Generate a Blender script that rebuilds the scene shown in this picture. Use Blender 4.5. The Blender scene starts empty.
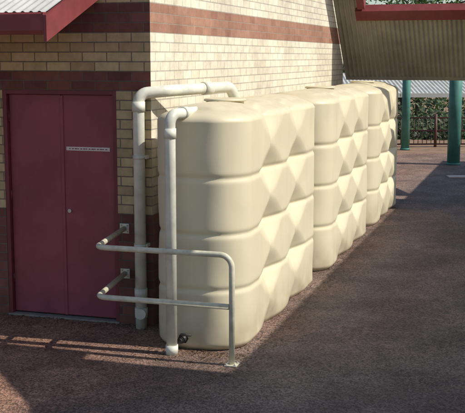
import bpy, math, random
from mathutils import Vector, Matrix, noise
random.seed(7)
S=bpy.context.scene
a=math.atan(0.31)
A=Vector((math.sin(a),math.cos(a),0)); T=Vector((math.cos(a),-math.sin(a),0))
C=Vector((-0.726,8.944,0))
def W(s,t,z=0.0): return C+A*s+T*t+Vector((0,0,z))

# ---------------- materials
def mat(name,col,rough=0.6,var=0.15,scale=6.0,bump=0.0,bscale=60,metal=0.0,col2=None,spec=0.4):
    m=bpy.data.materials.new(name); m.use_nodes=True
    N=m.node_tree.nodes; L=m.node_tree.links; b=N['Principled BSDF']
    tc=N.new('ShaderNodeTexCoord'); n=N.new('ShaderNodeTexNoise')
    n.inputs['Scale'].default_value=scale; n.inputs['Detail'].default_value=6
    n.inputs['Roughness'].default_value=0.65
    L.new(tc.outputs['Object'],n.inputs['Vector'])
    r=N.new('ShaderNodeValToRGB'); r.color_ramp.elements[0].position=0.3; r.color_ramp.elements[1].position=0.7
    c2=col2 or tuple(c*(1-var) for c in col)
    r.color_ramp.elements[0].color=(*c2,1); r.color_ramp.elements[1].color=(*[min(1,c*(1+var*0.5)) for c in col],1)
    L.new(n.outputs['Fac'],r.inputs['Fac']); L.new(r.outputs['Color'],b.inputs['Base Color'])
    b.inputs['Roughness'].default_value=rough; b.inputs['Metallic'].default_value=metal
    b.inputs['Specular IOR Level'].default_value=spec
    if bump:
        n2=N.new('ShaderNodeTexNoise'); n2.inputs['Scale'].default_value=bscale; n2.inputs['Detail'].default_value=4
        L.new(tc.outputs['Object'],n2.inputs['Vector'])
        bp=N.new('ShaderNodeBump'); bp.inputs['Strength'].default_value=bump; bp.inputs['Distance'].default_value=0.01
        L.new(n2.outputs['Fac'],bp.inputs['Height']); L.new(bp.outputs['Normal'],b.inputs['Normal'])
    return m

def brick_mat(name,front):
    m=bpy.data.materials.new(name); m.use_nodes=True
    N=m.node_tree.nodes; L=m.node_tree.links; b=N['Principled BSDF']
    uv=N.new('ShaderNodeUVMap'); uv.uv_map='UVMap'
    sep=N.new('ShaderNodeSeparateXYZ'); L.new(uv.outputs[0],sep.inputs[0])
    def math_(op,x,y=None,v=None):
        n=N.new('ShaderNodeMath'); n.operation=op
        L.new(x,n.inputs[0])
        if y is not None: L.new(y,n.inputs[1])
        elif v is not None: n.inputs[1].default_value=v
        return n.outputs[0]
    z=sep.outputs['Y']
    def band(lo,hi):
        return math_('MULTIPLY',math_('GREATER_THAN',z,v=lo),math_('LESS_THAN',z,v=hi))
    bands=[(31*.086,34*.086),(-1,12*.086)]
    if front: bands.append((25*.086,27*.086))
    fac=None
    for lo,hi in bands:
        o=band(lo,hi); fac=o if fac is None else math_('MAXIMUM',fac,o)
    def brick(c1,c2,mo):
        t=N.new('ShaderNodeTexBrick'); L.new(uv.outputs[0],t.inputs['Vector'])
        t.inputs['Scale'].default_value=1; t.inputs['Brick Width'].default_value=0.24
        t.inputs['Row Height'].default_value=0.086; t.inputs['Mortar Size'].default_value=0.0055
        t.inputs['Mortar Smooth'].default_value=0.15; t.inputs['Bias'].default_value=0.0
        t.inputs['Color1'].default_value=(*c1,1); t.inputs['Color2'].default_value=(*c2,1); t.inputs['Mortar'].default_value=(*mo,1)
        return t
    cream=brick((.56,.45,.26),(.40,.30,.17),(.20,.16,.12)) if front else brick((.78,.72,.57),(.68,.61,.47),(.46,.42,.34))  # same cream brick: shade painted into front colours, sunlight into the others
    red=brick((.22,.09,.068),(.13,.055,.045),(.14,.11,.09)) if front else brick((.40,.22,.15),(.32,.16,.11),(.34,.26,.2))  # red courses likewise: darkened for the shaded front, lightened for the sunlit wall
    mx=N.new('ShaderNodeMix'); mx.data_type='RGBA'; L.new(fac,mx.inputs[0]); L.new(cream.outputs[0],mx.inputs[6]); L.new(red.outputs[0],mx.inputs[7])
    n=N.new('ShaderNodeTexNoise'); n.inputs['Scale'].default_value=9; n.inputs['Detail'].default_value=8; n.inputs['Roughness'].default_value=.75
    L.new(uv.outputs[0],n.inputs['Vector'])
    mr=N.new('ShaderNodeMapRange'); mr.inputs['From Min'].default_value=.3; mr.inputs['From Max'].default_value=.7
    mr.inputs['To Min'].default_value=.75; mr.inputs['To Max'].default_value=1.1; L.new(n.outputs[0],mr.inputs[0])
    nb=N.new('ShaderNodeTexNoise'); nb.inputs['Scale'].default_value=1.1; nb.inputs['Detail'].default_value=5; L.new(uv.outputs[0],nb.inputs['Vector'])
    mb=N.new('ShaderNodeMapRange'); mb.inputs['From Min'].default_value=.35; mb.inputs['From Max'].default_value=.6
    mb.inputs['To Min'].default_value=.84; mb.inputs['To Max'].default_value=1.04; L.new(nb.outputs[0],mb.inputs[0])
    pr=math_('MULTIPLY',mr.outputs[0],mb.outputs[0])
    mu=N.new('ShaderNodeMix'); mu.data_type='RGBA'; mu.blend_type='MULTIPLY'; mu.inputs[0].default_value=1
    L.new(mx.outputs[2],mu.inputs[6]); L.new(pr,mu.inputs[7]); L.new(mu.outputs[2],b.inputs['Base Color'])
    b.inputs['Roughness'].default_value=.85; b.inputs['Specular IOR Level'].default_value=.2
    inv2=math_('MULTIPLY',cream.outputs['Fac'],v=-1.0)
    n3=N.new('ShaderNodeTexNoise'); n3.inputs['Scale'].default_value=90; L.new(uv.outputs[0],n3.inputs['Vector'])
    ad=math_('ADD',inv2,math_('MULTIPLY',n3.outputs[0],v=.35))
    bp=N.new('ShaderNodeBump'); bp.inputs['Distance'].default_value=.006; bp.inputs['Strength'].default_value=.8
    L.new(ad,bp.inputs['Height']); L.new(bp.outputs['Normal'],b.inputs['Normal'])
    return m

M_bf=brick_mat('brick_front_shade_tint',True); M_bs=brick_mat('brick_long_sun_tint',False)  # one brick twice: shaded copy and sunlit copy, light put into the colour
M_door=mat('maroon_door_paint',(.255,.058,.078),.5,.28,2.2,.05,200)
M_frame=mat('maroon_frame_paint',(.15,.028,.037),.5,.2,4)
M_redsteel=mat('red_steel_paint',(.20,.042,.042),.5,.25,5)
M_roofgrey=mat('grey_roof_sheet',(.50,.50,.47),.45,.25,3)
M_soffit=mat('olive_roof_sheet',(.35,.325,.245),.5,.3,2)
M_pipe=mat('cream_pipe_paint',(.68,.67,.56),.45,.25,5,.05,80)
M_rail=mat('cream_rail_paint',(.62,.58,.44),.4,.28,12,.05,120)
M_conc=mat('concrete',(.26,.22,.19),.9,.3,12,.3,80)
M_black=mat('black_plastic',(.02,.02,.02),.5,.2,5)
M_steel=mat('galvanised_steel',(.45,.45,.44),.4,.2,20,metal=.7)
M_teal=mat('teal_paint',(.07,.22,.18),.55,.35,3)
M_fence=mat('brown_fence_paint',(.10,.045,.035),.6,.2,5)
M_sign=mat('sign_plate',(.62,.55,.5),.5,.1,20)
M_bark=mat('bark',(.12,.09,.065),.9,.4,8,.6,30)
M_dirt=mat('mulch_ground',(.26,.15,.10),.95,.4,3,.6,20,col2=(.13,.10,.05))
M_white=mat('pale_wall',(.55,.52,.46),.8,.1,2)

def tank_mat():
    m=mat('cream_polyethylene',(.655,.585,.405),.46,.05,1.8,.05,140)
    N=m.node_tree.nodes;L=m.node_tree.links;b=N['Principled BSDF']
    src=b.inputs['Base Color'].links[0].from_socket
    tc=N.new('ShaderNodeTexCoord'); mp=N.new('ShaderNodeMapping'); mp.inputs['Scale'].default_value=(5,5,.6)
    L.new(tc.outputs['Object'],mp.inputs[0])
    n=N.new('ShaderNodeTexNoise'); n.inputs['Scale'].default_value=1.6; n.inputs['Detail'].default_value=7; n.inputs['Roughness'].default_value=.6
    L.new(mp.outputs[0],n.inputs['Vector'])
    mr=N.new('ShaderNodeMapRange'); mr.inputs['From Min'].default_value=.5; mr.inputs['From Max'].default_value=.8
    mr.inputs['To Min'].default_value=0; mr.inputs['To Max'].default_value=.13; L.new(n.outputs[0],mr.inputs[0])
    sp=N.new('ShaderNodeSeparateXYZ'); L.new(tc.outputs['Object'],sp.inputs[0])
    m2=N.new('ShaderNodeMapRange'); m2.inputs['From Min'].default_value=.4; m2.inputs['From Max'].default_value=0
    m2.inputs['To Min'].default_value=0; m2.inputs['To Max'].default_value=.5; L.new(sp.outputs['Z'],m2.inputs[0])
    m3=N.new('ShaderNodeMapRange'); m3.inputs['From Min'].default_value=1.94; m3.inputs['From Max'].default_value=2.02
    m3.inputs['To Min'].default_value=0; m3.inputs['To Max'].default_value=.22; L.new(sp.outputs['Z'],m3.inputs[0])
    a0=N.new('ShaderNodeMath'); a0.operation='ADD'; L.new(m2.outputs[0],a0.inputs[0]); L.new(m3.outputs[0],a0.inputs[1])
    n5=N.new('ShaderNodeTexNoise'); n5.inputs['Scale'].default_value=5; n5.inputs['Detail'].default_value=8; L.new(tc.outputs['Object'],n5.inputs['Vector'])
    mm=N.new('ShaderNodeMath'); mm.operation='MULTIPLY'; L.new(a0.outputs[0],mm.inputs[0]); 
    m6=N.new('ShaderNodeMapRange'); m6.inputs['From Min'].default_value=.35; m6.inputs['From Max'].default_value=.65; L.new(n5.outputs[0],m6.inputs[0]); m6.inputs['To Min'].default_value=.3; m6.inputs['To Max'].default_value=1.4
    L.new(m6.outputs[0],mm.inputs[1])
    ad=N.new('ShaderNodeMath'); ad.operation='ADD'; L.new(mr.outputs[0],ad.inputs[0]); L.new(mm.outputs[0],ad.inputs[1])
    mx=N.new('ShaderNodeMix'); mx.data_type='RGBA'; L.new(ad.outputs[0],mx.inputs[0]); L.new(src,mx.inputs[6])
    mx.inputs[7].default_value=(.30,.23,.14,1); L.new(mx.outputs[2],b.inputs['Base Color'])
    return m
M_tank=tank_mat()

def asphalt():
    m=bpy.data.materials.new('red_asphalt'); m.use_nodes=True
    N=m.node_tree.nodes;L=m.node_tree.links;b=N['Principled BSDF']
    tc=N.new('ShaderNodeTexCoord')
    def noise_(sc,det=5,ro=.6):
        n=N.new('ShaderNodeTexNoise'); n.inputs['Scale'].default_value=sc; n.inputs['Detail'].default_value=det; n.inputs['Roughness'].default_value=ro
        L.new(tc.outputs['Object'],n.inputs['Vector']); return n.outputs[0]
    def ramp(f,p0,c0,p1,c1):
        r=N.new('ShaderNodeValToRGB'); r.color_ramp.elements[0].position=p0; r.color_ramp.elements[0].color=(*c0,1)
        r.color_ramp.elements[1].position=p1; r.color_ramp.elements[1].color=(*c1,1); L.new(f,r.inputs[0]); return r.outputs[0]
    def mul(x,y):
        mu=N.new('ShaderNodeMix'); mu.data_type='RGBA'; mu.blend_type='MULTIPLY'; mu.inputs[0].default_value=1
        L.new(x,mu.inputs[6]); L.new(y,mu.inputs[7]); return mu.outputs[2]
    mp=N.new('ShaderNodeMapping'); mp.inputs['Rotation'].default_value=(0,0,a); L.new(tc.outputs['Object'],mp.inputs[0])
    sx=N.new('ShaderNodeSeparateXYZ'); L.new(mp.outputs[0],sx.inputs[0])
    nn=noise_(.6,5,.6)
    m1=N.new('ShaderNodeMath'); m1.operation='MULTIPLY_ADD'; L.new(nn,m1.inputs[0]); m1.inputs[1].default_value=3.2; L.new(sx.outputs['X'],m1.inputs[2])
    rr_=N.new('ShaderNodeMapRange'); rr_.inputs['From Min'].default_value=-2.3; rr_.inputs['From Max'].default_value=-.2; L.new(m1.outputs[0],rr_.inputs[0])
    base=ramp(rr_.outputs[0],.0,(.31,.185,.135),1,(.225,.175,.155))
    v=N.new('ShaderNodeTexVoronoi'); v.inputs['Scale'].default_value=80; L.new(tc.outputs['Object'],v.inputs['Vector'])
    sc=N.new('ShaderNodeSeparateColor'); L.new(v.outputs['Color'],sc.inputs[0])
    st=ramp(sc.outputs[0],.1,(.42,.42,.42),.95,(1.5,1.42,1.35))
    c=mul(base,st)
    c=mul(c,ramp(noise_(6,8,.8),.35,(.60,.60,.60),.68,(1.18,1.16,1.15)))
    c=mul(c,ramp(noise_(1.1,4,.55),.40,(.72,.69,.69),.60,(1.10,1.08,1.06)))
    L.new(c,b.inputs['Base Color'])
    rr=ramp(noise_(1.5,5,.6),.3,(.55,)*3,.7,(.85,)*3); L.new(rr,b.inputs['Roughness'])
    b.inputs['Specular IOR Level'].default_value=.35
    bp=N.new('ShaderNodeBump'); bp.inputs['Distance'].default_value=.006; bp.inputs['Strength'].default_value=.9
    L.new(v.outputs['Distance'],bp.inputs['Height']); L.new(bp.outputs['Normal'],b.inputs['Normal'])
    return m
M_asph=asphalt()
def leafmat(name,c1,c2):
    m=bpy.data.materials.new(name); m.use_nodes=True
    N=m.node_tree.nodes;L=m.node_tree.links;b=N['Principled BSDF']
    g=N.new('ShaderNodeNewGeometry'); r=N.new('ShaderNodeValToRGB')
    r.color_ramp.elements[0].color=(*c1,1); r.color_ramp.elements[1].color=(*c2,1)
    L.new(g.outputs['Random Per Island'],r.inputs[0]); L.new(r.outputs[0],b.inputs['Base Color'])
    b.inputs['Roughness'].default_value=.55
    tr=N.new('ShaderNodeBsdfTranslucent'); L.new(r.outputs[0],tr.inputs[0])
    mx=N.new('ShaderNodeMixShader'); mx.inputs[0].default_value=.3; L.new(b.outputs[0],mx.inputs[1]); L.new(tr.outputs[0],mx.inputs[2])
    L.new(mx.outputs[0],N['Material Output'].inputs[0]); return m
M_leaf=leafmat('foliage',(.025,.06,.015),(.10,.19,.04))
M_shrub=leafmat('shrub_foliage',(.012,.03,.010),(.05,.10,.025))
M_litter=leafmat('dry_leaves',(.05,.03,.015),(.22,.13,.06))

# ---------------- mesh helpers
def obj(name,verts,faces,m,parent=None,smooth=False,uvs=None):
    me=bpy.data.meshes.new(name); me.from_pydata([tuple(v) for v in verts],[],faces); me.update()
    if uvs:
        ul=me.uv_layers.new(name='UVMap')
        for i,u in enumerate(uvs): ul.data[i].uv=u
    me.materials.append(m)
    if smooth:
        for p in me.polygons: p.use_smooth=True
    o=bpy.data.objects.new(name,me); S.collection.objects.link(o)
    if parent: o.parent=parent
    return o
def empty(name):
    o=bpy.data.objects.new(name,None); S.collection.objects.link(o); return o
def box(name,s0,s1,t0,t1,z0,z1,m,parent=None,bev=0.0,frame=True):
    vs=[(s,t,z) for s in (s0,s1) for t in (t0,t1) for z in (z0,z1)]
    F=[(0,1,3,2),(4,6,7,5),(0,4,5,1),(2,3,7,6),(0,2,6,4),(1,5,7,3)]
    kinds=['s','s','t','t','z','z']; uvs=[]
    for f,k in zip(F,kinds):
        for i in f:
            s,t,z=vs[i]; uvs.append({'s':(t+.06,z),'t':(s,z),'z':(s,t)}[k])
    pts=[W(*v) for v in vs] if frame else [Vector(v) for v in vs]
    o=obj(name,pts,F,m,parent,uvs=uvs)
    me=o.data
    import bmesh
    bm=bmesh.new(); bm.from_mesh(me); bmesh.ops.recalc_face_normals(bm,faces=bm.faces); bm.to_mesh(me); bm.free()
    if bev:
        b=o.modifiers.new('b','BEVEL'); b.width=bev; b.segments=2
    return o
def fillet(P,R):
    P=[Vector(p) for p in P]; out=[P[0]]
    for i in range(1,len(P)-1):
        d1=(P[i-1]-P[i]); d2=(P[i+1]-P[i]); l1,l2=d1.length,d2.length; d1.normalize(); d2.normalize()
        ang=d1.angle(d2)
        if ang>3.1: out.append(P[i]); continue
        k=min(R/math.tan(ang/2),l1*.49,l2*.49); r=k*math.tan(ang/2)
        bis=(d1+d2).normalized(); cen=P[i]+bis*(r/math.sin(ang/2))
        p1=P[i]+d1*k; p2=P[i]+d2*k; v1=p1-cen; v2=p2-cen
        tot=v1.angle(v2); ax=v1.cross(v2).normalized()
        for j in range(9): out.append(cen+Matrix.Rotation(tot*j/8,3,ax)@v1)
    out.append(P[-1]); return out
def tube(name,P,r,m,parent=None,R=.1,seg=20,radii=None,cap=True):
    P=fillet(P,R) if R else [Vector(p) for p in P]
    vs=[];fs=[]; n=len(P)
    tg=[(P[min(i+1,n-1)]-P[max(i-1,0)]).normalized() for i in range(n)]
    up=Vector((0,0,1)) if abs(tg[0].z)<.9 else Vector((1,0,0))
    x=tg[0].cross(up).normalized()
    for i in range(n):
        x=(x-tg[i]*x.dot(tg[i])).normalized(); y=tg[i].cross(x)
        rr=radii[i] if radii else r
        for j in range(seg):
            an=2*math.pi*j/seg; vs.append(P[i]+(x*math.cos(an)+y*math.sin(an))*rr)
    for i in range(n-1):
        for j in range(seg):
            k=(j+1)%seg; fs.append((i*seg+j,i*seg+k,(i+1)*seg+k,(i+1)*seg+j))
    if cap:
        fs.append(tuple(range(seg-1,-1,-1))); fs.append(tuple((n-1)*seg+j for j in range(seg)))
    o=obj(name,vs,fs,m,parent)
    for p in o.data.polygons:
        if len(p.vertices)==4: p.use_smooth=True
    return o
def corrug(name,p0,du,lu,dv,lv,m,parent,pitch=.076,amp=.009,nrm=None,thick=.0):
    nrm=nrm or du.cross(dv).normalized(); n=int(lu/pitch*8); vs=[];fs=[]
    for i in range(n+1):
        u=lu*i/n; h=amp*math.sin(2*math.pi*u/pitch)
        for k in range(2): vs.append(p0+du*u+dv*(lv*k)+nrm*h)
    for i in range(n): fs.append((2*i,2*i+2,2*i+3,2*i+1))
    return obj(name,vs,fs,m,parent,smooth=True)

# ---------------- ground
xs=[-1500,-200,-40,0,10,40,200,1500]; ys=[-1500,-200,-20,0,20,30,33,36,40,60,200,2500]
zs=[-.004]*6+[-.3,-1.2,-2.4,-2.6,-2.6,-2.6]
vs=[(x,y,z) for y,z in zip(ys,zs) for x in xs]; nx=len(xs)
obj('ground',vs,[(j*nx+i,j*nx+i+1,(j+1)*nx+i+1,(j+1)*nx+i) for j in range(len(ys)-1) for i in range(nx-1)],M_dirt,smooth=True)
obj('pavement',[(-30,-30,0),(30,-30,0),(30,25.6,0),(-30,25.6,0)],[(0,1,2,3)],M_asph)

# ---------------- building
B=empty('brick_building')
th=.23; H=4.5
dL,dR=-1.49,-.335; dT=27*.086-2*.086
box('long_wall',0,8.9,-th,0,-.05,H,M_bs,B)
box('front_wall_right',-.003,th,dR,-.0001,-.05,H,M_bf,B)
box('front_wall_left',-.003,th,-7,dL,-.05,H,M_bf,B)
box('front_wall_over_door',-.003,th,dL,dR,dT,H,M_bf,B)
box('rear_wall',8.67,8.9,-7,-th,-.05,H,M_bs,B)
box('far_side_wall',0.23,8.67,-7,-6.77,-.05,H,M_bs,B)
box('threshold',-.02,.2,dL,dR,-.05,.015,M_conc,B)
fw=.04
box('door_frame_left',.0,.12,dL,dL+fw,.016,dT,M_frame,B,.003)
box('door_frame_right',.0,.12,dR-fw,dR,.016,dT,M_frame,B,.003)
box('door_frame_head',.0,.12,dL+fw,dR-fw,dT-fw,dT,M_frame,B,.003)
mid=(dL+dR)/2
box('door_leaf_left',.045,.085,dL+fw+.003,mid-.003,.03,dT-fw-.003,M_door,B,.004)
box('door_leaf_right',.045,.085,mid+.003,dR-fw-.003,.03,dT-fw-.003,M_door,B,.004)
box('door_cover_strip',.036,.045,mid-.003,mid+.025,.03,dT-fw-.01,M_door,B,.002)
box('door_sign',.040,.0445,mid+.05,dR-.09,1.595,1.63,M_sign,B)
for i in range(14):
    t=mid+.08+i*.028
    box('sign_lettering_%d'%i,.0385,.0397,t,t+.012+.006*((i*7)%3),1.608,1.616,M_frame,B)
tube('door_lock',[W(.046,mid+.07,1.03),W(.03,mid+.07,1.03)],.018,M_steel,B,0,16)
for z in (.3,1.1,1.85):
    tube('hinge_l_%d'%int(z*10),[W(.04,dL+fw,z),W(.04,dL+fw,z+.1)],.009,M_frame,B,0,10)
    tube('hinge_r_%d'%int(z*10),[W(.04,dR-fw,z),W(.04,dR-fw,z+.1)],.009,M_frame,B,0,10)
corrug('main_roof_right',W(-.25,.35,H-.05),A,9.6,(-T+Vector((0,0,.4))).normalized(),4.2,M_roofgrey,B)
corrug('main_roof_left',W(-.25,-7.35,H-.05),A,9.6,(T+Vector((0,0,.4))).normalized(),4.2,M_roofgrey,B)
box('main_gutter',-.25,9.35,.35,.46,H-.16,H-.03,M_redsteel,B,.01)
for s_ in (.0,8.7):
    v=[W(s_,-7,H),W(s_,0,H),W(s_,-3.5,H+1.5),W(s_+.2,-7,H),W(s_+.2,0,H),W(s_+.2,-3.5,H+1.5)]
    obj('gable_%d'%int(s_),v,[(0,1,2),(3,5,4),(0,2,5,3),(1,4,5,2)],M_white,B)
sl=math.tan(math.radians(21)); aw_t=-.51; e0=-.9; zE=2.62
up=(A+Vector((0,0,sl))).normalized(); Lr=.93/math.cos(math.radians(21))
corrug('awning_sheet',W(e0-.03,-6,zE+.19),T,6-.51,up,Lr,M_roofgrey,B)
prof=[(e0-.0,.0),(e0-.11,.0),(e0-.125,.03),(e0-.125,.16),(e0-.112,.175),(e0-.11,.165),(e0-.11,.02),(e0-.0,.02)]
vs=[];n=len(prof)
for t in (-6,aw_t): vs+=[W(p[0],t,zE+.01+p[1]) for p in prof]
fs=[(i,(i+1)%n,n+(i+1)%n,n+i) for i in range(n)]+[tuple(range(n)),tuple(range(2*n-1,n-1,-1))]
obj('awning_gutter',vs,fs,M_redsteel,B)
box('gutter_end_cap',e0-.13,e0,aw_t,aw_t+.006,zE+.005,zE+.185,M_redsteel,B)
v=[]
for t in (aw_t+.008,aw_t+.035):
    for s_,dz in ((e0-.13,0),(-.005,0)):
        zb=zE+(s_-e0)*sl
        v+= [W(s_,t,zb-.0),W(s_,t,zb+.21)]
obj('awning_barge',v,[(0,2,3,1),(4,5,7,6),(0,1,5,4),(2,6,7,3),(1,3,7,5),(0,4,6,2)],M_redsteel,B)
v=[W(e0,-6,zE+.02),W(e0,aw_t,zE+.02),W(-.005,aw_t,zE+.02+.895*sl),W(-.005,-6,zE+.02+.895*sl)]
obj('awning_lining',v,[(0,1,2,3)],M_redsteel,B)

# ---------------- tanks
G=[.52,.99,1.46]
def sm(q): 
    q=max(0,min(1,q)); return q*q*(3-2*q)
def tank(idx,s0,L,t0,t1,cols,H0=1.93):
    root=empty('water_tank'); 
    hl=L/2; b=(t1-t0)/2; r=b*.78; cs=s0+hl; ct=(t0+t1)/2
    P=[]
    def straight(p,q,n,nr):
        for i in range(n):
            f=i/n; P.append((p[0]+(q[0]-p[0])*f,p[1]+(q[1]-p[1])*f,nr[0],nr[1]))
    def arc(cx,cy,a0,n):
        for i in range(n):
            an=a0+math.pi/2*i/n; P.append((cx+r*math.cos(an),cy+r*math.sin(an),math.cos(an),math.sin(an)))
    arc(hl-r,-b+r,-math.pi/2,22); straight((hl,-b+r),(hl,b-r),10,(1,0))
    arc(hl-r,b-r,0,22); straight((hl-r,b),(-hl+r,b),150,(0,1))
    arc(-hl+r,b-r,math.pi/2,22); straight((-hl,b-r),(-hl,-b+r),10,(-1,0))
    arc(-hl+r,-b+r,math.pi,22); straight((-hl+r,-b),(hl-r,-b),150,(0,-1))
    n=len(P)
    colsl=[c-hl for c in cols]
    def disp(x,ny,z):
        d=0
        for g in G:
            q=abs(z-g)/.022
            if q<2.5: d-=.013*math.exp(-q*q)
        side=max(0,abs(ny))**2
        for c in colsl:
            dx=abs(x-c)
            d-=side*.022*math.exp(-(dx/.045)**2)
            for g in G+[H0+.02,.03]:
                dep=.088 if g in G else .06
                rr=math.sqrt((dx/.44)**2+(abs(z-g)/.235)**2+1.2*(dx/.44)*(abs(z-g)/.235))
                q=1-rr
                if q>0: d-=side*dep*(.3*q+.7*sm(q))
        return d
    vs=[];rings=[]
    nz=150
    def ring(fn):
        base=len(vs)
        for p in P: vs.append(fn(p))
        rings.append(base)
    for k in range(nz+1):
        z=H0*k/nz
        def f(p,z=z):
            d=disp(p[0],p[3],z)
            if z<.06: d-=.05*(1-z/.06)**2
            d+=.010*noise.noise(Vector((p[0]*2.3+idx*7,p[1]*2.3+p[3],z*2.5)))
            return W(cs+p[0]+p[2]*d,ct+p[1]+p[3]*d,z)
        ring(f)
    for k in range(1,22):
        f_=k/21
        def f(p,f_=f_):
            mx=max(-(hl-b),min(hl-b,p[0])); my=0
            d=disp(p[0],p[3],H0)*(1-f_)**2+.010*noise.noise(Vector((p[0]*2.3+idx*7,p[1]*2.3+p[3],H0*2.5)))*(1-f_)
            px,py=p[0]+p[2]*d,p[1]+p[3]*d
            sh=min(1,f_/.12); q=f_*.97
            z=H0+.045*math.sin(sh*math.pi/2)+.075*(1-(1-max(0,f_-.1)/.9)**2)
            for c in colsl: z-=.045*math.exp(-((p[0]-c)/.09)**2)*math.sin(min(1,f_/.3)*math.pi/2)*(1 if abs(p[3])>.5 else 0)
            z+=.014*(1/(1+math.exp(-(f_-.42)*60)))
            return W(cs+mx+(px-mx)*(1-q),ct+my+(py-my)*(1-q),z)
        ring(f)
    fs=[]
    for a0,a1 in zip(rings[:-1],rings[1:]):
        for j in range(n):
            k=(j+1)%n; fs.append((a0+j,a0+k,a1+k,a1+j))
    fs.append(tuple(rings[-1]+j for j in range(n)))
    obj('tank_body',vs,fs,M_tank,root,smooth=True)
    zt=H0+.13
    p=W(cs-hl*.42 if idx==0 else cs,ct,zt)
    tube('access_lid',[p+Vector((0,0,-.06)),p+Vector((0,0,.0)),p+Vector((0,0,.001)),p+Vector((0,0,.018)),p+Vector((0,0,.026))],.2,M_tank,root,0,40,radii=[.17,.17,.19,.19,.17])
    return root
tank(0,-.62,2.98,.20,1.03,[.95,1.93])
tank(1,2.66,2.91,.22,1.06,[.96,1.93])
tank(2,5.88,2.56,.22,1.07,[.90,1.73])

v=empty('tank_valve')
p=W(-.60,.52,.10)
tube('outlet',[p+A*.05,p-A*.08],.032,M_black,v,0,16)
tube('nut',[p-A*.0,p-A*.03],.045,M_black,v,0,6)
tube('valve_body',[p-A*.08,p-A*.13],.024,M_black,v,0,12)
tube('handle',[p-A*.11+Vector((0,0,.03)),p-A*.11+Vector((0,0,.05)),p-A*.11+T*.1+Vector((0,0,.055))],.008,M_black,v,.01,8)

# ---------------- downpipes
D=empty('downpipe')
tube('pipe',[W(-.085,-.085,.0),W(-.085,-.085,2.13),W(.05,.12,2.15),W(.85,.47,2.17),W(.95,.53,1.97)],.052,M_pipe,D,.09,24)
for z in (.10,.28,1.97): tube('coupling_%d'%int(z*100),[W(-.085,-.085,z),W(-.085,-.085,z+.09)],.059,M_pipe,D,0,24)
for z in (.75,1.55):
    tube('clip_%d'%int(z*100),[W(-.085,-.085,z),W(-.085,-.085,z+.03)],.056,M_pipe,D,0,24)
    box('clip_arm_%d'%int(z*100),-.08,-.004,-.15,-.02,z,z+.03,M_pipe,D)
tube('cleanout_branch',[W(-.085,-.085,.15),W(-.165,-.06,.15)],.042,M_pipe,D,0,20)
tube('cleanout_cap',[W(-.16,-.062,.15),W(-.18,-.055,.15)],.048,M_pipe,D,0,20)
tube('tank_socket',[W(.5,.317,2.161),W(.6,.36,2.164)],.06,M_pipe,D,0,24)
D2=empty('downpipe')
tube('pipe',[W(-.77,.47,.0),W(-.77,.47,1.99),W(-.30,.60,2.0),W(-.22,.62,1.85)],.045,M_pipe,D2,.085,24)
tube('coupling',[W(-.77,.47,1.80),W(-.77,.47,1.88)],.051,M_pipe,D2,0,24)
tube('elbow_socket',[W(-.60,.517,1.994),W(-.54,.534,1.995)],.051,M_pipe,D2,0,24)
tube('base_coupling',[W(-.77,.47,.0),W(-.77,.47,.08)],.052,M_pipe,D2,0,24)

# ---------------- handrail
Rl=empty('handrail')
sr=-.92
tube('top_rail',[W(-.02,-.27,.90),W(sr,-.13,.90),W(sr,1.04,.90),W(sr,1.04,.0)],.0235,M_rail,Rl,.10,16)
tube('mid_rail',[W(-.02,-.27,.48),W(sr,-.13,.48),W(sr,1.02,.48)],.0235,M_rail,Rl,.10,16)
for z in (.90,.48):
    box('wall_plate_%d'%int(z*100),-.016,-.004,-.315,-.225,z-.045,z+.045,M_rail,Rl,.002)
    for dz in (-.03,.03):
        for dt in (-.03,.03):
            tube('bolt_%d_%d_%d'%(int(z*100),int(dz*1000),int(dt*1000)),[W(-.015,-.27+dt,z+dz),W(-.026,-.27+dt,z+dz)],.007,M_steel,Rl,0,6)
box('base_plate',sr-.05,sr+.05,.99,1.09,0.001,.012,M_rail,Rl,.002)
for dz in (-.036,.036):
    for dt in (-.036,.036):
        tube('anchor_%d_%d'%(int(dz*1000),int(dt*1000)),[W(sr+dz,1.04+dt,.012),W(sr+dz,1.04+dt,.022)],.008,M_steel,Rl,0,6)

# ---------------- steep canopy at end of building
K=empty('walkway_canopy')
tl=math.tan(math.radians(47)); zlow=2.10; slow=9.1
upv=(-A+Vector((0,0,tl))).normalized()
def onroof(z,t): return W(slow-(z-zlow)/tl,t,z)
zh=3.10; zt=5.0
corrug('roof_sheet_lower',onroof(zlow,.01),T,8.0,upv,(zh-zlow)/math.sin(math.radians(47)),M_soffit,K,amp=.013)
corrug('roof_sheet_side',onroof(zh,.01),T,.46,upv,(zt-zh)/math.sin(math.radians(47)),M_soffit,K,amp=.013)
def beam(name,p,q,w,h,side,m,par):
    d=(q-p).normalized(); x=side.normalized(); y=d.cross(x).normalized()
    v=[e+x*(w*i)+y*(h*j) for e in (p,q) for i,j in ((-.5,-.5),(.5,-.5),(.5,.5),(-.5,.5))]
    o=obj(name,v,[(0,3,2,1),(4,5,6,7),(0,1,5,4),(1,2,6,5),(2,3,7,6),(3,0,4,7)],m,par); return o
beam('opening_beam',onroof(zh+.06,.36),onroof(zh+.06,8),.20,.16,upv,M_redsteel,K)
beam('opening_side',onroof(zh+.16,.46),onroof(zt,.46),.12,.16,T,M_redsteel,K)
beam('eave_beam',onroof(zlow-.01,.02),onroof(zlow-.01,8),.05,.05,upv,M_soffit,K)
for t in (3.4,6.5):
    beam('rafter_%d'%int(t),onroof(zh+.16,t),onroof(zt,t),.08,.14,T,M_redsteel,K)
tube('canopy_post',[W(9.0,7.9,0),W(9.0,7.9,2.1)],.09,M_teal,K,0,20)

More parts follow.
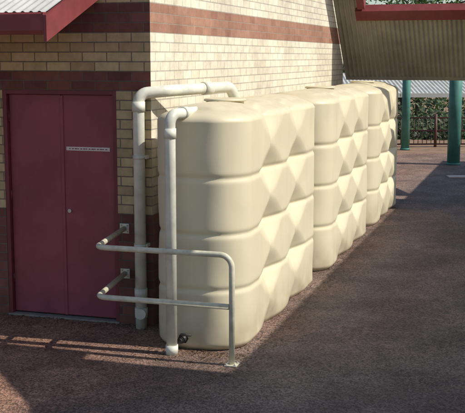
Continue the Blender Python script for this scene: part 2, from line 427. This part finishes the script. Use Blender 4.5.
K2=empty('offscreen_shade_blocker')  # added out of view to cast shade on the ground, not a known roof
ED=4.65
def poly_slab(nm,pts,z):
    n=len(pts); v=[W(s,t,z) for s,t in pts]+[W(s,t,z+.06) for s,t in pts]
    obj(nm,v,[tuple(range(n)),tuple(range(2*n-1,n-1,-1))]+[(i,n+i,n+(i+1)%n,(i+1)%n) for i in range(n)],M_roofgrey,K2)
poly_slab('blocker_main',[(-.957,ED),(16,ED),(16,8.2),(-.957,8.2)],3.5)  # slab edge placed so its shadow covers the ground beside the tanks
poly_slab('blocker_near',[(-.76,2.2),(-.76,3.30),(-.96,3.32),(-.96,8.2),(-8,8.2),(-8,7.2),(-2.1,3.5)],3.5)  # outline and notch shaped to steer the shadow near door and rail
for s_,t_ in ((-7.8,8),(-1.1,8),(6.4,8),(15.5,8)):  # posts under the added blocker, also unseen
    tube('post_%d_%d'%(int(s_),int(t_)),[W(s_,t_,0),W(s_,t_,3.5)],.09,M_teal,K2,0,20)

# ---------------- far columns, beam, fence
for (x,y,r) in ((5.08,22.9,.145),(4.60,26.6,.11)):
    c=empty('support_column')
    tube('shaft',[(x,y,0),(x,y,2.75)],r,M_teal,c,0,28)
    tube('base_collar',[(x,y,0),(x,y,.05)],r+.02,M_teal,c,0,28)
    tube('cap',[(x,y,2.7),(x,y,2.78)],r+.05,M_teal,c,0,28)
R3=empty('pergola_beam')
b1=Vector((5.08,22.9,2.86)); b2=Vector((4.60,26.6,2.86)); bd=(b2-b1).normalized()
beam('beam',b1-bd*6,b2+bd*1.0,.15,.18,Vector((1,0,0)),M_redsteel,R3)
F=empty('fence')
fy=27.2
def fp(x,z): return Vector((x,fy+.05*x,z))
for z in (.08,.45,.80): tube('rail_%d'%int(z*100),[fp(3.9,z),fp(14,z)],.022,M_fence,F,0,8)
x=3.9
i=0
while x<14:
    if i%14==0: tube('post_%d'%i,[fp(x,0),fp(x,.9)],.04,M_fence,F,0,10)
    else: tube('bar_%d'%i,[fp(x,.08),fp(x,.80)],.010,M_fence,F,0,6)
    x+=.12; i+=1
dr=empty('drain_cover')
box('concrete_pad',20.4,20.65,4.45,4.85,.0,.02,M_sign,dr,.003,frame=False).data.transform(Matrix(((0,1,0,0),(1,0,0,0),(0,0,1,0),(0,0,0,1))))

# ---------------- distant open shelter with pale roof
Sh=empty('open_shelter')
corrug('roof',Vector((-2,37,1.10)),Vector((1,0,0)),26,Vector((0,1,.16)).normalized(),4.5,M_roofgrey,Sh,pitch=.15,amp=.02)
box('fascia',-2,24,36.92,36.96,.98,1.13,M_white,Sh,frame=False)
for i in range(8): tube('post_%d'%i,[(-1.5+i*3.5,37.3,-2.6),(-1.5+i*3.5,37.3,1.1)],.07,M_steel,Sh,0,12)

# ---------------- trees
def tree(x,y,z0,h,cr,seed,nleaf=6000,low=.25):
    rnd=random.Random(seed); root=empty('tree')
    top=Vector((x+rnd.uniform(-.4,.4),y,z0+h*.8))
    pts=[Vector((x,y,z0)),Vector((x+.1,y,z0+h*.25)),Vector((x-.1,y+.1,z0+h*.5)),top]
    tube('trunk',pts,.2,M_bark,root,0,12,radii=[.22,.17,.12,.03])
    tips=[]
    for i in range(14):
        st=pts[1].lerp(pts[3],rnd.uniform(.0,.95)); an=rnd.uniform(0,6.28); rr=cr*rnd.uniform(.5,1)
        en=st+Vector((math.cos(an)*rr,math.sin(an)*rr,rnd.uniform(.1,.9)*cr*.6)); md=st.lerp(en,.5)+Vector((0,0,.25))
        tube('limb_%d'%i,[st,md,en],.05,M_bark,root,0,7,radii=[.07,.045,.012]); tips+= [en,md.lerp(en,.4)]
    for i in range(34):
        an=rnd.uniform(0,6.28); ph=rnd.uniform(-1,1); rr=cr*rnd.uniform(.4,1.05)*math.sqrt(1-ph*ph*.8)
        tips.append(Vector((x+math.cos(an)*rr,y+math.sin(an)*rr,z0+h*(low+1)/2+ph*h*(1-low)/2)))
    vs=[];fs=[]
    for i in range(nleaf):
        c=rnd.choice(tips); R=cr*.24
        p=c+Vector((rnd.gauss(0,R*.6),rnd.gauss(0,R*.6),rnd.gauss(0,R*.45)))
        u=Vector((rnd.gauss(0,1),rnd.gauss(0,1),rnd.gauss(0,1))).normalized(); w=u.orthogonal().normalized()
        w=Matrix.Rotation(rnd.uniform(0,6.28),3,u)@w; l=rnd.uniform(.08,.16)
        k=len(vs); vs+=[p-u*l,p+w*l*.4,p+u*l,p-w*l*.4]; fs.append((k,k+1,k+2,k+3))
    obj('crown',vs,fs,M_leaf,root)
for i,(x,y,h,cr) in enumerate([(4,46,11,4),(9,49,12,4.2),(14,47,12,4.5),(-2,50,12,4.5),(19,50,11,4.5),(7.5,44,8,3),(12,54,13,4.5)]):
    tree(x,y,-2.6,h,cr,i+3,low=.12)
def shrubs():
    rnd=random.Random(99); vs=[];fs=[]
    cl=[(rnd.uniform(2,18),rnd.uniform(30,35),rnd.uniform(.3,.7)) for _ in range(75)]
    for i in range(38000):
        cx,cy,r=rnd.choice(cl); z0=-.1 if cy<31 else -.4
        p=Vector((cx+rnd.gauss(0,r*.7),cy+rnd.gauss(0,r*.5),z0+min(1.4,abs(rnd.gauss(0,r*1.0)))))
        u=Vector((rnd.gauss(0,1),rnd.gauss(0,1),rnd.gauss(0,1))).normalized(); w=u.orthogonal().normalized(); l=rnd.uniform(.05,.11)
        k=len(vs); vs+=[p-u*l,p+w*l*.4,p+u*l,p-w*l*.4]; fs.append((k,k+1,k+2,k+3))
    obj('shrub_bank',vs,fs,M_shrub)
shrubs()

# ---------------- leaf litter
rnd=random.Random(5); vs=[];fs=[]
def leaf(s,t,l):
    p=W(s,t,.004+rnd.uniform(0,.006)); an=rnd.uniform(0,6.28)
    u=Vector((math.cos(an),math.sin(an),rnd.uniform(-.15,.15)))*l; w=Vector((-math.sin(an),math.cos(an),rnd.uniform(-.3,.3)))*l*.35
    k=len(vs); vs.extend([p-u,p+w,p+u,p-w]); fs.append((k,k+1,k+2,k+3))
for i in range(1100):
    s=rnd.uniform(-1.2,9); leaf(s,1.03+abs(rnd.gauss(0,.16)),rnd.uniform(.006,.02))
for i in range(600): leaf(rnd.uniform(-3,12),rnd.uniform(-2.5,6),rnd.uniform(.006,.02))
for i in range(400): leaf(-abs(rnd.gauss(0,.15))-.01,rnd.uniform(-2.2,.2),rnd.uniform(.006,.022))
for i in range(280): leaf(-.62-abs(rnd.gauss(0,.12)),rnd.uniform(.1,1.1),rnd.uniform(.006,.02))
obj('leaf_litter',vs,fs,M_litter)

# ---------------- light
sd=(T*.70+A*.03+Vector((0,0,.70))).normalized()
el=math.asin(sd.z); az=math.atan2(sd.x,sd.y)
w=bpy.data.worlds.new('World'); S.world=w; w.use_nodes=True
N=w.node_tree.nodes; sky=N.new('ShaderNodeTexSky'); sky.sky_type='NISHITA'; sky.sun_disc=False
sky.sun_elevation=el; sky.sun_rotation=az
w.node_tree.links.new(sky.outputs[0],N['Background'].inputs[0]); N['Background'].inputs[1].default_value=.13
l=bpy.data.lights.new('sun','SUN'); l.energy=4.9; l.angle=math.radians(.53); l.color=(1,.95,.86)
lo=bpy.data.objects.new('sun',l); S.collection.objects.link(lo); lo.rotation_euler=sd.to_track_quat('Z','Y').to_euler()
cam=bpy.data.cameras.new('camera'); cam.sensor_width=36; cam.lens=36*1000/465; cam.clip_end=5000
co=bpy.data.objects.new('camera',cam); S.collection.objects.link(co); co.location=(0,0,2.45)
co.rotation_euler=(math.radians(90)-math.atan(.1495),0,0); S.camera=co
S.view_settings.view_transform='Standard'; S.view_settings.look='None'; S.view_settings.exposure=0
